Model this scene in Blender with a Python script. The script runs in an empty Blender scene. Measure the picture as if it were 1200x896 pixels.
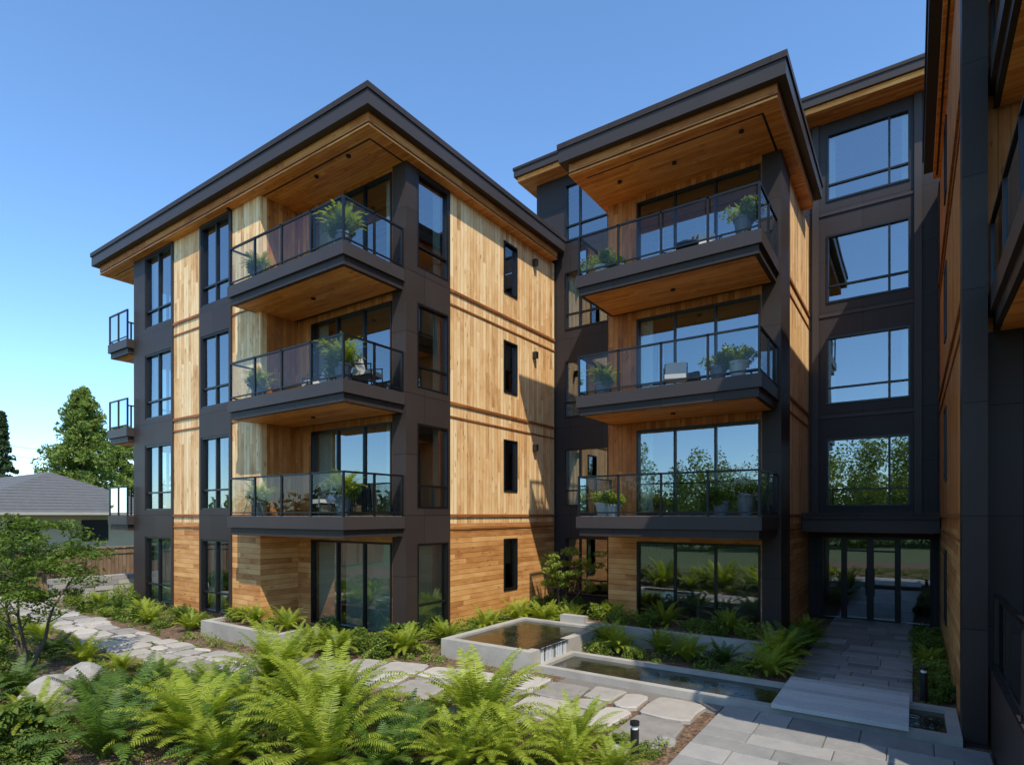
import bpy, math, random
import numpy as np
from mathutils import Vector
random.seed(7); rng=np.random.default_rng(7)
S=bpy.context.scene
COL=S.collection

# ------------------------------------------------------------------ materials
def new_mat(name):
    m=bpy.data.materials.new(name); m.use_nodes=True
    nt=m.node_tree; nt.nodes.clear()
    out=nt.nodes.new('ShaderNodeOutputMaterial')
    return m,nt,out
class N:
    def __init__(s,nt): s.nt=nt
    def node(s,t,**kw):
        n=s.nt.nodes.new(t)
        for k,v in kw.items(): setattr(n,k,v)
        return n
    def link(s,a,b): s.nt.links.new(a,b)
    def _in(s,sock,v):
        if isinstance(v,(int,float)): sock.default_value=v
        elif isinstance(v,(tuple,list)): sock.default_value=v
        else: s.link(v,sock)
    def math(s,op,a,b=0.0,c=None,clamp=False):
        n=s.node('ShaderNodeMath',operation=op,use_clamp=clamp)
        s._in(n.inputs[0],a); s._in(n.inputs[1],b)
        if c is not None: s._in(n.inputs[2],c)
        return n.outputs[0]
    def comb(s,x,y,z):
        n=s.node('ShaderNodeCombineXYZ')
        for i,v in enumerate((x,y,z)): s._in(n.inputs[i],v)
        return n.outputs[0]
    def noise(s,vec,scale,detail=3,rough=.55):
        n=s.node('ShaderNodeTexNoise'); 
        if vec is not None: s.link(vec,n.inputs['Vector'])
        n.inputs['Scale'].default_value=scale; n.inputs['Detail'].default_value=detail; n.inputs['Roughness'].default_value=rough
        return n.outputs['Fac']
    def ramp(s,f,stops):
        n=s.node('ShaderNodeValToRGB'); s.link(f,n.inputs[0])
        e=n.color_ramp.elements
        while len(e)<len(stops): e.new(.5)
        for i,(p,c) in enumerate(stops):
            e[i].position=p; e[i].color=(c[0],c[1],c[2],1)
        return n.outputs[0]
    def mix(s,f,a,b,mode='MIX'):
        n=s.node('ShaderNodeMixRGB',blend_type=mode)
        s._in(n.inputs[0],f)
        for i,v in ((1,a),(2,b)):
            if isinstance(v,(tuple,list)): n.inputs[i].default_value=(v[0],v[1],v[2],1)
            else: s.link(v,n.inputs[i])
        return n.outputs[0]
    def bump(s,h,strength=.3,dist=.02):
        n=s.node('ShaderNodeBump'); s.link(h,n.inputs['Height'])
        n.inputs['Strength'].default_value=strength; n.inputs['Distance'].default_value=dist
        return n.outputs[0]
    def bsdf(s,color,rough=.6,metal=0,normal=None,spec=.5):
        n=s.node('ShaderNodeBsdfPrincipled')
        if isinstance(color,(tuple,list)): n.inputs['Base Color'].default_value=(color[0],color[1],color[2],1)
        else: s.link(color,n.inputs['Base Color'])
        s._in(n.inputs['Roughness'],rough)
        n.inputs['Metallic'].default_value=metal
        n.inputs['Specular IOR Level'].default_value=spec
        if normal is not None: s.link(normal,n.inputs['Normal'])
        return n.outputs[0]

def wood(name,cols,bw=.14,horiz=False,rough=.6,seglen=2.6,contrast=1.0):
    m,nt,out=new_mat(name); n=N(nt)
    uv=n.node('ShaderNodeTexCoord').outputs['UV']
    sp=n.node('ShaderNodeSeparateXYZ'); n.link(uv,sp.inputs[0])
    u,v=(sp.outputs[1],sp.outputs[0]) if horiz else (sp.outputs[0],sp.outputs[1])
    a=n.math('DIVIDE',u,bw); idx=n.math('FLOOR',a); fr=n.math('SUBTRACT',a,idx)
    w1=n.node('ShaderNodeTexWhiteNoise',noise_dimensions='1D'); n.link(idx,w1.inputs['W'])
    seg=n.math('FLOOR',n.math('ADD',n.math('DIVIDE',v,seglen),n.math('MULTIPLY',w1.outputs[0],9.0)))
    w2=n.node('ShaderNodeTexWhiteNoise',noise_dimensions='2D')
    n.link(n.comb(idx,seg,0),w2.inputs['Vector'])
    rnd=w2.outputs[0]
    g=n.noise(n.comb(n.math('MULTIPLY',v,1.3),n.math('MULTIPLY',u,26.0),n.math('MULTIPLY',rnd,30.0)),1.0,5,.65)
    mot=n.noise(n.comb(v,n.math('MULTIPLY',u,2.0),n.math('MULTIPLY',rnd,11.)),1.6,3)
    f=n.math('ADD',n.math('MULTIPLY',rnd,.42*contrast),n.math('MULTIPLY',g,.62))
    f=n.math('ADD',f,n.math('MULTIPLY',n.math('SUBTRACT',mot,.5),.85),clamp=True)
    c=n.ramp(f,[(.12,cols[0]),(.47,cols[1]),(.85,cols[2])])
    vo=n.node('ShaderNodeTexVoronoi'); vo.inputs['Scale'].default_value=1.0
    n.link(n.comb(n.math('MULTIPLY',v,1.8),n.math('MULTIPLY',u,7.0),idx),vo.inputs['Vector'])
    kn=n.math('LESS_THAN',vo.outputs['Distance'],.13)
    c=n.mix(n.math('MULTIPLY',kn,.6),c,(cols[0][0]*.5,cols[0][1]*.45,cols[0][2]*.4))
    gap=n.math('LESS_THAN',fr,.055)
    c=n.mix(n.math('MULTIPLY',gap,.75),c,(.03,.014,.006))
    h=n.math('SUBTRACT',n.math('MULTIPLY',g,.25),gap)
    n.link(n.bsdf(c,rough,normal=n.bump(h,.5,.008),spec=.3),out.inputs[0])
    return m
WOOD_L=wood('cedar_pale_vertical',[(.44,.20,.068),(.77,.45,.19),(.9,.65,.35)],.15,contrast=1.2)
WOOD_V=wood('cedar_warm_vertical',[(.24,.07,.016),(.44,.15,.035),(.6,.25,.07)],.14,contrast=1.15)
WOOD_H=wood('cedar_siding_horizontal',[(.32,.115,.03),(.56,.25,.075),(.73,.4,.145)],.15,horiz=True,contrast=1.15)
SOFF=wood('cedar_soffit',[(.44,.125,.02),(.70,.25,.05),(.84,.38,.095)],.11,horiz=True,rough=.45)
EFASC=wood('cedar_eaves_board',[(.30,.085,.016),(.50,.17,.035),(.64,.27,.07)],.15,horiz=True,rough=.5)
TRIM=wood('cedar_trim',[(.17,.05,.013),(.27,.09,.022),(.36,.14,.036)],.5,horiz=True)
FENCEW=wood('fence_wood',[(.12,.07,.04),(.2,.12,.07),(.28,.18,.11)],.15)

def panel(name,base,jw=1.25,jh=1.565,rough=.45):
    m,nt,out=new_mat(name); n=N(nt)
    uv=n.node('ShaderNodeTexCoord').outputs['UV']
    sp=n.node('ShaderNodeSeparateXYZ'); n.link(uv,sp.inputs[0])
    a=n.math('DIVIDE',sp.outputs[0],jw); b=n.math('DIVIDE',n.math('ADD',sp.outputs[1],-.05),jh)
    fa=n.math('FRACT',a); fb=n.math('FRACT',b)
    la=n.math('LESS_THAN',fa,.012/jw); lb=n.math('LESS_THAN',fb,.014/jh)
    l=n.math('MAXIMUM',la,lb)
    w=n.node('ShaderNodeTexWhiteNoise',noise_dimensions='2D'); n.link(n.comb(n.math('FLOOR',a),n.math('FLOOR',b),0),w.inputs['Vector'])
    no=n.noise(uv,1.1,4)
    k=n.math('ADD',.78,n.math('ADD',n.math('MULTIPLY',w.outputs[0],.2),n.math('MULTIPLY',no,.32)))
    c=n.mix(1.0,base,n.comb(k,k,k),'MULTIPLY')
    c=n.mix(n.math('MULTIPLY',l,.85),c,(.004,.004,.004))
    r=n.math('ADD',rough-.08,n.math('MULTIPLY',no,.16))
    n.link(n.bsdf(c,r,normal=n.bump(n.math('SUBTRACT',n.math('MULTIPLY',n.noise(uv,.8,2),.3),l),.25,.01),spec=.2),out.inputs[0])
    return m
DARK=panel('charcoal_panel',(.040,.029,.024))
DARK2=panel('charcoal_panel_rear',(.036,.029,.028))
def simple(name,c,rough=.5,metal=0,var=.25,scale=3.,bump=0.,bs=30.,dist=.01,spec=.5):
    m,nt,out=new_mat(name); n=N(nt)
    oc=n.node('ShaderNodeTexCoord').outputs['Object']
    no=n.noise(oc,scale,4); k=n.math('ADD',1-var/2,n.math('MULTIPLY',no,var))
    col=n.mix(1.0,c,n.comb(k,k,k),'MULTIPLY')
    nm=n.bump(n.noise(oc,bs,4),bump,dist) if bump>0 else None
    n.link(n.bsdf(col,rough,metal,nm,spec),out.inputs[0]); return m
FASC=simple('fascia_metal',(.050,.039,.035),.42,.0,.3,1.2,spec=.25)
FRAME=simple('black_aluminium_frame',(.010,.009,.009),.35,.2,.1)
RAILM=simple('railing_metal',(.012,.012,.012),.35,.3,.1)
CONC=simple('board_concrete',(.35,.32,.27),.85,0,.8,1.8,.45,22)
ROOFM=simple('roof_membrane',(.12,.12,.12),.9)
INTW=simple('interior_paint',(.34,.28,.2),.9)
INTC=simple('interior_ceiling',(.5,.45,.38),.9)
INTF=simple('interior_floor',(.22,.13,.07),.5)
CURT=simple('curtain_fabric',(.76,.77,.68),.95,0,.2,8)
POTM=simple('grey_pot',(.16,.17,.18),.55,0,.3,6)
POTW=simple('white_pot',(.5,.49,.46),.55,0,.3,6)
SOIL=simple('potting_soil',(.03,.02,.015),.95)
BARK=simple('bark',(.1,.07,.05),.9,0,.6,14,.6,25)
CUSH=simple('cushion_fabric',(.5,.48,.44),.95)
BLACK=simple('black_plastic',(.012,.012,.013),.4)
HOUSEW=simple('house_stucco',(.48,.38,.26),.9)
EAVE=simple('painted_eaves',(.4,.36,.3),.8)
ROCKM=simple('boulder_rock',(.3,.27,.23),.9,0,.8,3,.8,9,.03)
def glass(name,refl,tint,base=.2,ior=1.5,wob=.05):
    m,nt,out=new_mat(name); n=N(nt)
    fr=n.node('ShaderNodeFresnel'); fr.inputs[0].default_value=ior
    f=n.math('ADD',n.math('MULTIPLY',fr.outputs[0],1.2),base,clamp=True)
    tr=n.node('ShaderNodeBsdfTransparent'); tr.inputs[0].default_value=(*tint,1)
    gl=n.node('ShaderNodeBsdfGlossy'); gl.inputs[0].default_value=(*refl,1); gl.inputs['Roughness'].default_value=.0
    oc=n.node('ShaderNodeTexCoord').outputs['Object']
    n.link(n.bump(n.noise(oc,.9,1),wob,.02),gl.inputs['Normal'])
    mx=n.node('ShaderNodeMixShader'); n.link(f,mx.inputs[0]); n.link(tr.outputs[0],mx.inputs[1]); n.link(gl.outputs[0],mx.inputs[2])
    n.link(mx.outputs[0],out.inputs[0]); return m
GLASS=glass('window_glass',(.85,.92,.97),(.6,.7,.66),.24,1.5,.09)
RGLASS=glass('railing_glass',(.85,.9,.95),(.82,.86,.86),0.0,1.36)
def leaf(name,c1,c2,trans=.35,rough=.5):
    m,nt,out=new_mat(name); n=N(nt)
    geo=n.node('ShaderNodeNewGeometry'); oi=n.node('ShaderNodeObjectInfo')
    oc=n.node('ShaderNodeTexCoord').outputs['Object']
    f=n.math('ADD',n.math('MULTIPLY',geo.outputs['Random Per Island'],.5),n.math('ADD',n.math('MULTIPLY',n.noise(oc,1.3,2),.5),n.math('MULTIPLY',oi.outputs['Random'],.2)),clamp=True)
    c=n.ramp(f,[(.2,c1),(.9,c2)])
    b=n.bsdf(c,rough,spec=.3)
    t=n.node('ShaderNodeBsdfTranslucent'); n.link(n.mix(1.0,c,(1.2,1.25,.5),'MULTIPLY'),t.inputs[0])
    mx=n.node('ShaderNodeMixShader'); mx.inputs[0].default_value=trans
    n.link(b,mx.inputs[1]); n.link(t.outputs[0],mx.inputs[2]); n.link(mx.outputs[0],out.inputs[0]); return m
L_FERN=leaf('fern_leaf',(.12,.17,.012),(.40,.45,.05),.42)
L_DFERN=leaf('dark_fern_leaf',(.03,.065,.01),(.11,.18,.022),.3)
L_SHRUB=leaf('shrub_leaf',(.045,.085,.01),(.17,.23,.032),.3)
L_LIGHT=leaf('light_leaf',(.12,.18,.02),(.34,.39,.07),.4)
L_MAPLE=leaf('maple_leaf',(.045,.09,.01),(.18,.25,.03),.35)
L_CON=leaf('conifer_needles',(.045,.08,.015),(.17,.22,.05),.2,.7)
L_DCON=leaf('dark_conifer_needles',(.02,.042,.015),(.05,.085,.025),.15,.7)
L_COVER=leaf('ground_cover_leaf',(.055,.1,.012),(.25,.31,.05),.3)
def ground_mat():
    m,nt,out=new_mat('mulch_ground'); n=N(nt)
    oc=n.node('ShaderNodeTexCoord').outputs['Object']
    vo=n.node('ShaderNodeTexVoronoi'); n.link(oc,vo.inputs['Vector']); vo.inputs['Scale'].default_value=22
    f=n.noise(oc,9,6,.7)
    c=n.ramp(n.math('ADD',n.math('MULTIPLY',f,.7),n.math('MULTIPLY',vo.outputs['Color'],.3)),[(.3,(.045,.025,.013)),(.5,(.15,.085,.045)),(.72,(.3,.19,.11))])
    n.link(n.bsdf(c,.95,normal=n.bump(n.math('ADD',vo.outputs['Distance'],f),.9,.04)),out.inputs[0]); return m
MULCH=ground_mat()
def grass_mat():
    m,nt,out=new_mat('lawn_grass'); n=N(nt)
    oc=n.node('ShaderNodeTexCoord').outputs['Object']
    c=n.ramp(n.noise(oc,2.5,6,.7),[(.3,(.04,.07,.02)),(.7,(.12,.15,.05))])
    n.link(n.bsdf(c,.95,normal=n.bump(n.noise(oc,30,4),.8,.05)),out.inputs[0]); return m
LAWN=grass_mat()
def stone_mat(name,c1,c2,c3,rough=.75):
    m,nt,out=new_mat(name); n=N(nt)
    geo=n.node('ShaderNodeNewGeometry'); oc=n.node('ShaderNodeTexCoord').outputs['Object']
    no=n.noise(oc,3.5,6,.65)
    f=n.math('ADD',n.math('MULTIPLY',geo.outputs['Random Per Island'],.55),n.math('MULTIPLY',no,.5),clamp=True)
    c=n.ramp(f,[(.2,c1),(.5,c2),(.85,c3)])
    n.link(n.bsdf(c,rough,normal=n.bump(n.noise(oc,14,6,.7),.6,.02)),out.inputs[0]); return m
FLAG=stone_mat('flagstone',(.2,.18,.155),(.33,.295,.25),(.47,.42,.35))
SLATE=stone_mat('paving_slate',(.14,.135,.125),(.24,.23,.21),(.36,.335,.3),.6)
GRAV=simple('pebble_gravel',(.2,.175,.145),.9,0,.9,40,1.,45,.03)
PLANKM=stone_mat('bridge_plank_stone',(.33,.32,.3),(.43,.415,.39),(.52,.5,.46),.7)
SHING=stone_mat('roof_shingle',(.075,.073,.072),(.11,.108,.105),(.15,.148,.145),.9)
def water_mat():
    m,nt,out=new_mat('pond_water'); n=N(nt)
    oc=n.node('ShaderNodeTexCoord').outputs['Object']
    c=n.ramp(n.noise(oc,2.5,4),[(.3,(.012,.014,.008)),(.7,(.05,.045,.022))])
    b=n.bsdf(c,.04,normal=n.bump(n.noise(oc,7,3),.3,.03),spec=.5)
    n.link(b,out.inputs[0]); return m
WATER=water_mat()
FALL=simple('falling_water',(.55,.58,.6),.15,0,.5,20,.6,30)

# ------------------------------------------------------------------ mesh helpers
class Grp:
    def __init__(s,name,origin=(0,0,0)):
        s.name=name; s.o=origin; s.parts={}
    def _p(s,part,mat):
        if part not in s.parts: s.parts[part]=dict(v=[],f=[],uv=[],m=mat)
        return s.parts[part]
    def face(s,part,mat,pts,uvs=None):
        p=s._p(part,mat); b=len(p['v']); p['v']+=[tuple(q) for q in pts]; p['f'].append(tuple(range(b,b+len(pts))))
        p['uv']+= uvs if uvs else [(q[0],q[1]) for q in pts]
    def box(s,part,mat,x0,x1,y0,y1,z0,z1):
        if x0>x1:x0,x1=x1,x0
        if y0>y1:y0,y1=y1,y0
        if z0>z1:z0,z1=z1,z0
        V=[(x0,y0,z0),(x1,y0,z0),(x1,y1,z0),(x0,y1,z0),(x0,y0,z1),(x1,y0,z1),(x1,y1,z1),(x0,y1,z1)]
        p=s._p(part,mat); b=len(p['v']); p['v']+=V
        for f,ax in (((0,3,2,1),2),((4,5,6,7),2),((0,1,5,4),1),((2,3,7,6),1),((1,2,6,5),0),((3,0,4,7),0)):
            p['f'].append(tuple(b+i for i in f))
            for i in f:
                q=V[i]; p['uv'].append((q[0],q[1]) if ax==2 else ((q[0],q[2]) if ax==1 else (q[1],q[2])))
    def wall(s,part,mat,axis,c,t,u0,u1,z0,z1,holes=()):
        us=sorted({u0,u1}|{min(max(h[i],u0),u1) for h in holes for i in (0,1)})
        zs=sorted({z0,z1}|{min(max(h[i],z0),z1) for h in holes for i in (2,3)})
        for i in range(len(us)-1):
            run=None
            for j in range(len(zs)-1):
                um=(us[i]+us[i+1])/2; zm=(zs[j]+zs[j+1])/2
                if any(h[0]<um<h[1] and h[2]<zm<h[3] for h in holes):
                    if run is not None: s._wb(part,mat,axis,c,t,us[i],us[i+1],run,zs[j]); run=None
                elif run is None: run=zs[j]
            if run is not None: s._wb(part,mat,axis,c,t,us[i],us[i+1],run,zs[-1])
    def _wb(s,part,mat,axis,c,t,a,b,z0,z1):
        if axis=='y': s.box(part,mat,a,b,c,c+t,z0,z1)
        else: s.box(part,mat,c,c+t,a,b,z0,z1)
    def window(s,axis,c,inn,u0,u1,z0,z1,vs=(.5,),hs=(),fw=.055,proud=.03,curtain=None,gl=None):
        d0=c-inn*proud; d1=c+inn*.12
        def b(a0,a1,b0,b1,e0=d0,e1=d1,part='window_frames',mat=FRAME):
            if axis=='y': s.box(part,mat,a0,a1,e0,e1,b0,b1)
            else: s.box(part,mat,e0,e1,a0,a1,b0,b1)
        b(u0,u0+fw,z0,z1); b(u1-fw,u1,z0,z1); b(u0+fw,u1-fw,z0,z0+fw); b(u0+fw,u1-fw,z1-fw,z1)
        e0=c+inn*.0; e1=c+inn*.11
        for v in vs:
            um=u0+(u1-u0)*v; b(um-.028,um+.028,z0+fw,z1-fw,e0,e1)
        for h in hs:
            b(u0+fw,u1-fw,z0+h-.026,z0+h+.026,e0+inn*.004,e1-inn*.004)
        g=c+inn*.06
        cuts=[0]+list(vs)+[1]
        for k in range(len(cuts)-1):
            a=u0+(u1-u0)*cuts[k]+(fw*.5 if k==0 else 0); bb=u0+(u1-u0)*cuts[k+1]-(fw*.5 if k==len(cuts)-2 else 0)
            t1,t2=random.uniform(-.008,.008),random.uniform(-.008,.008)
            q=[(a,g-t1,z0+.02),(bb,g+t1,z0+.02),(bb,g+t1+t2,z1-.02),(a,g-t1+t2,z1-.02)]
            s.face('window_glass',gl or GLASS,q if axis=='y' else [(p[1],p[0],p[2]) for p in q])
        if curtain:
            for (a,bb,zt) in curtain:
                ua=u0+(u1-u0)*a; ub=u0+(u1-u0)*bb; n=max(4,int((ub-ua)/.07))
                prev=None
                for i in range(n+1):
                    uu=ua+(ub-ua)*i/n; dd=c+inn*(.24+.03*math.cos(i*math.pi))
                    cur=(uu,dd)
                    if prev:
                        zb=z0+(z1-z0)*zt
                        q=[(prev,zb),(cur,zb),(cur,z1),(prev,z1)]
                        s.face('curtains',CURT,[(p[0],p[1],z) if axis=='y' else (p[1],p[0],z) for p,z in q])
                    prev=cur
    def railing(s,pts,z,h=1.05,sp=1.15,gl=RGLASS):
        for i in range(len(pts)-1):
            (xa,ya),(xb,yb)=pts[i],pts[i+1]; L=math.hypot(xb-xa,yb-ya); n=max(1,round(L/sp))
            r=.025
            x0,x1=sorted((xa,xb)); y0,y1=sorted((ya,yb))
            if abs(ya-yb)<1e-6:
                s.box('railing_metal',RAILM,x0+r,x1-r,ya-r,ya+r,z+h-.045,z+h); s.box('railing_metal',RAILM,x0+r,x1-r,ya-.015,ya+.015,z+.08,z+.115)
            else:
                s.box('railing_metal',RAILM,xa-r,xa+r,y0+r,y1-r,z+h-.045,z+h); s.box('railing_metal',RAILM,xa-.015,xa+.015,y0+r,y1-r,z+.08,z+.115)
            for k in range(n+1):
                if k==0 and i>0: continue
                px=xa+(xb-xa)*k/n; py=ya+(yb-ya)*k/n
                s.box('railing_metal',RAILM,px-r,px+r,py-r,py+r,z,z+h+.002)
            for k in range(n):
                a=(k+.06)/n; b=(k+.94)/n
                P=[(xa+(xb-xa)*a,ya+(yb-ya)*a),(xa+(xb-xa)*b,ya+(yb-ya)*b)]
                s.face('railing_glass',gl,[(P[0][0],P[0][1],z+.12),(P[1][0],P[1][1],z+.12),(P[1][0],P[1][1],z+h-.05),(P[0][0],P[0][1],z+h-.05)])
    def slab(s,x0,x1,y0,y1,F,t=.5):
        s.box('balcony_edges',FASC,x0,x1,y0,y1,F-.30,F)
        i=.07
        s.box('balcony_lower_edges',DARK,x0+i,x1-i,y0+i,y1-.003,F-t,F-.30)
        s.box('balcony_soffits',SOFF,x0+i+.1,x1-i-.1,y0+i+.1,y1-.12,F-t-.012,F-t+.03)
        s.box('balcony_decks',GRAV,x0+.05,x1-.05,y0+.05,y1-.05,F,F+.012)
    def cyl(s,part,mat,x,y,z0,z1,r0,r1=None,n=14):
        r1=r0 if r1 is None else r1
        p=s._p(part,mat); b=len(p['v'])
        for k in range(n): a=2*math.pi*k/n; p['v'].append((x+r0*math.cos(a),y+r0*math.sin(a),z0))
        for k in range(n): a=2*math.pi*k/n; p['v'].append((x+r1*math.cos(a),y+r1*math.sin(a),z1))
        fs=[(b+k,b+(k+1)%n,b+n+(k+1)%n,b+n+k) for k in range(n)]+[tuple(b+n+k for k in range(n)),tuple(b+k for k in reversed(range(n)))]
        for f in fs:
            p['f'].append(f)
            for i in f: q=p['v'][i]; p['uv'].append((q[0],q[2]))
    def tube(s,part,mat,p0,p1,r0,r1,n=7):
        p0=Vector(p0);p1=Vector(p1); d=(p1-p0).normalized(); a=d.orthogonal().normalized(); c=d.cross(a)
        p=s._p(part,mat); b=len(p['v'])
        for q,r in ((p0,r0),(p1,r1)):
            for k in range(n):
                t=2*math.pi*k/n; w=q+(a*math.cos(t)+c*math.sin(t))*r; p['v'].append(tuple(w))
        for k in range(n):
            f=(b+k,b+(k+1)%n,b+n+(k+1)%n,b+n+k); p['f'].append(f)
            for i in f: p['uv'].append((0,0))
    def done(s,single=False):
        o=s.o; objs=[]
        for pn,p in s.parts.items():
            me=bpy.data.meshes.new(pn)
            me.from_pydata([(a-o[0],b-o[1],c-o[2]) for a,b,c in p['v']],[],p['f'])
            uv=me.uv_layers.new(name='UVMap'); uv.data.foreach_set('uv',np.array(p['uv'],dtype=np.float32).ravel())
            me.materials.append(p['m']); me.update()
            ob=bpy.data.objects.new(s.name if single else pn,me); COL.objects.link(ob); objs.append(ob)
        if single: objs[0].location=o; return objs[0]
        e=bpy.data.objects.new(s.name,None); e.location=o; COL.objects.link(e)
        for ob in objs: ob.parent=e
        return e

H=3.13
F=[.03+H*i for i in range(6)]
SOF=12.2; TOP=12.93
WT=.2

def band(g,axis,c,inn,u0,u1,z):
    for (a,b,pr) in ((z-.38,z-.33,.025),(z-.02,z+.06,.04)):
        if axis=='y': g.box('belly_bands',TRIM,u0,u1,c-inn*pr,c+inn*.05,a,b)
        else: g.box('belly_bands',TRIM,c-inn*pr,c+inn*.05,u0,u1,a,b)

def roof(g,x0,x1,y0,y1,sof,top,lines=True):
    mid=top-.46
    g.box('roof_fascia',FASC,x0,x1,y0,y1,mid,top)
    g.box('roof_fascia_cap',DARK,x0-.035,x1+.035,y0-.035,y1+.035,top-.12,top+.02)
    i=.2
    g.box('roof_cedar_fascia',EFASC,x0+i,x1-i,y0+i,y1-i,sof+.06,mid)
    g.box('roof_reveal',BLACK,x0+i+.06,x1-i-.06,y0+i+.06,y1-i-.06,sof+.02,sof+.06)
    j=.2
    g.box('roof_soffit',SOFF,x0+j,x1-j,y0+j,y1-j,sof-.03,sof+.02)
    if lines:
        g.box('soffit_reveals',BLACK,x0+j+.35,x1-j-.35,y0+j+.34,y0+j+.39,sof-.034,sof)
        g.box('soffit_reveals',BLACK,x1-j-.39,x1-j-.34,y0+j+.391,y1-j-.3,sof-.034,sof)
def downlights(g,pts,z):
    for x,y in pts: g.cyl('soffit_downlights',BLACK,x,y,z-.04,z+.01,.06)

# ------------------------------------------------------------------ LEFT BUILDING
g=Grp('apartment_building',(-16,13,0))
Y1=9.38; Y2=10.6; XR=-10.6; XL=-22.8; XP=-15.07; YB=18.0
wtop=lambda i: F[i]+(2.66 if i==3 else 2.42)
hA=[(-21.95,-20.1,F[i]+.2,wtop(i)) for i in range(4)]
g.wall('dark_cladding',DARK,'y',Y1-.05,WT+.05,XL,-20.0,0,SOF,hA)
g.wall('dark_cladding',DARK,'y',Y1-.05,WT+.05,-18.3,-16.5,0,SOF,[(-18.2,-16.6,F[i]+.2,wtop(i)) for i in range(4)])
for i in range(4):
    g.window('y',Y1,1,-21.95,-20.1,F[i]+.2,wtop(i),(.48,),(.6,),curtain=[(.0,1,0)] if i==0 else [(.0,.25,0)])
    g.window('y',Y1,1,-18.2,-16.6,F[i]+.2,wtop(i),(.5,),(.6,),curtain=[(.0,.5,0)] if i in(0,1) else None)
for a,b in ((-20.0,-18.3),(-16.5,XP)):
    g.wall('pale_cedar',WOOD_L,'y',Y1,WT,a,b,F[1]-.2,SOF)
    g.wall('siding',WOOD_H,'y',Y1,WT,a,b,0,F[1]-.2)
    for i in (1,2,3): band(g,'y',Y1,1,a,b-.001 if b==XP else b,F[i])
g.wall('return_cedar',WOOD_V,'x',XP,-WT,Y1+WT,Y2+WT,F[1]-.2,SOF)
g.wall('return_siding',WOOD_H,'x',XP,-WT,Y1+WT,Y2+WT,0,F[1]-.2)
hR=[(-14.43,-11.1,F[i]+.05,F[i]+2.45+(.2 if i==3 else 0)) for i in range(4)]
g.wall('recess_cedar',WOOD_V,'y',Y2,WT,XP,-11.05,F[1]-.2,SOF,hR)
g.wall('recess_siding',WOOD_H,'y',Y2,WT,XP,-11.05,0,F[1]-.2,hR)
for i in range(4):
    g.window('y',Y2,1,*hR[i],vs=(.34,.67),hs=(),curtain=[(0,.3,0),(.36,1,0)] if i==0 else ([(0,.2,0),(.85,1,0)] if i!=2 else [(0,.15,0)]))
g.box('corner_column',DARK,-11.05,XR+.04,Y2-.04,10.93,0,SOF)
g.wall('side_dark_cladding',DARK,'x',XR+.03,-WT-.03,10.93,12.28,0,SOF,[(10.98,12.2,F[i]+.2,wtop(i)) for i in range(4)])
for i in range(4):
    g.window('x',XR,-1,10.98,12.2,F[i]+.2,wtop(i),(),(.6,),curtain=[(0,1,0)] if i==0 else [(.75,1,0)])
hS=[(14.87,15.62,F[i]+.78,F[i]+2.42) for i in range(4)]
g.wall('side_pale_cedar',WOOD_L,'x',XR,-WT,12.28,YB,F[1]-.2,SOF,hS)
g.wall('side_siding',WOOD_H,'x',XR,-WT,12.28,YB,0,F[1]-.2,hS)
for i in range(4): g.window('x',XR,-1,*hS[i],vs=(),hs=(),curtain=[(0,1,.5)] if i in (0,2) else None)
for i in (1,2,3): band(g,'x',XR,-1,12.28,YB,F[i])
for i in (1,2,3):
    g.box('wall_lights',BLACK,XR,XR+.16,16.55,16.68,F[i]+2.2,F[i]+2.42); 
g.wall('end_wall',WOOD_L,'x',XL,WT,Y1+WT,YB,0,SOF,[(9.9,11.0,F[i]+.05,F[i]+2.4) for i in range(1,4)])
for i in (1,2,3): g.window('x',XL,1,9.9,11.0,F[i]+.05,F[i]+2.4,(.5,),())
g.wall('rear_wall',DARK,'y',YB-WT,WT,XL+WT,XR-WT,0,SOF)
for i in range(4):
    for (a,b,c,d) in ((XL+.2,XP-.2,Y1+.2,YB-.2),(XP-.2,XR-.2,Y2+.2,YB-.2)):
        g.box('interior_floors',INTF,a,b,c,d,F[i]-.1,F[i]); 
        if i: g.box('interior_ceilings',INTC,a,b,c,d,F[i]-.4,F[i]-.101)
g.box('interior_walls',INTW,-19.2,-19.05,Y1+.2,YB-.2,0,SOF); g.box('interior_walls',INTW,-22.5,-10.85,14.3,14.45,0,SOF)
g.box('interior_walls',INTW,-15.3,-15.15,Y2+.5,14.3,0,SOF)
for i in (1,2,3):
    g.slab(-15.42,XR+.0,8.62,Y2-.045,F[i])
    g.railing([(-15.36,9.33),(-15.36,8.68),(XR-.06,8.68),(XR-.06,Y2-.08)],F[i])
    g.slab(-24.35,XL-.003,9.1,11.3,F[i])
    g.railing([(-22.85,9.15),(-24.3,9.15),(-24.3,11.25),(-22.85,11.25)],F[i],sp=.7)
    downlights(g,[(-13,9.6)],F[i]-.51)
downlights(g,[(-13,9.7),(-16.5,9.26),(-11.6,9.6)],SOF-.03)
roof(g,-25.25,-10.1,8.9,YB-.1,SOF,TOP)
g.box('roof_membrane',ROOFM,-25.0,-10.35,9.2,YB-.2,TOP,TOP+.05)
g.done()

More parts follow.
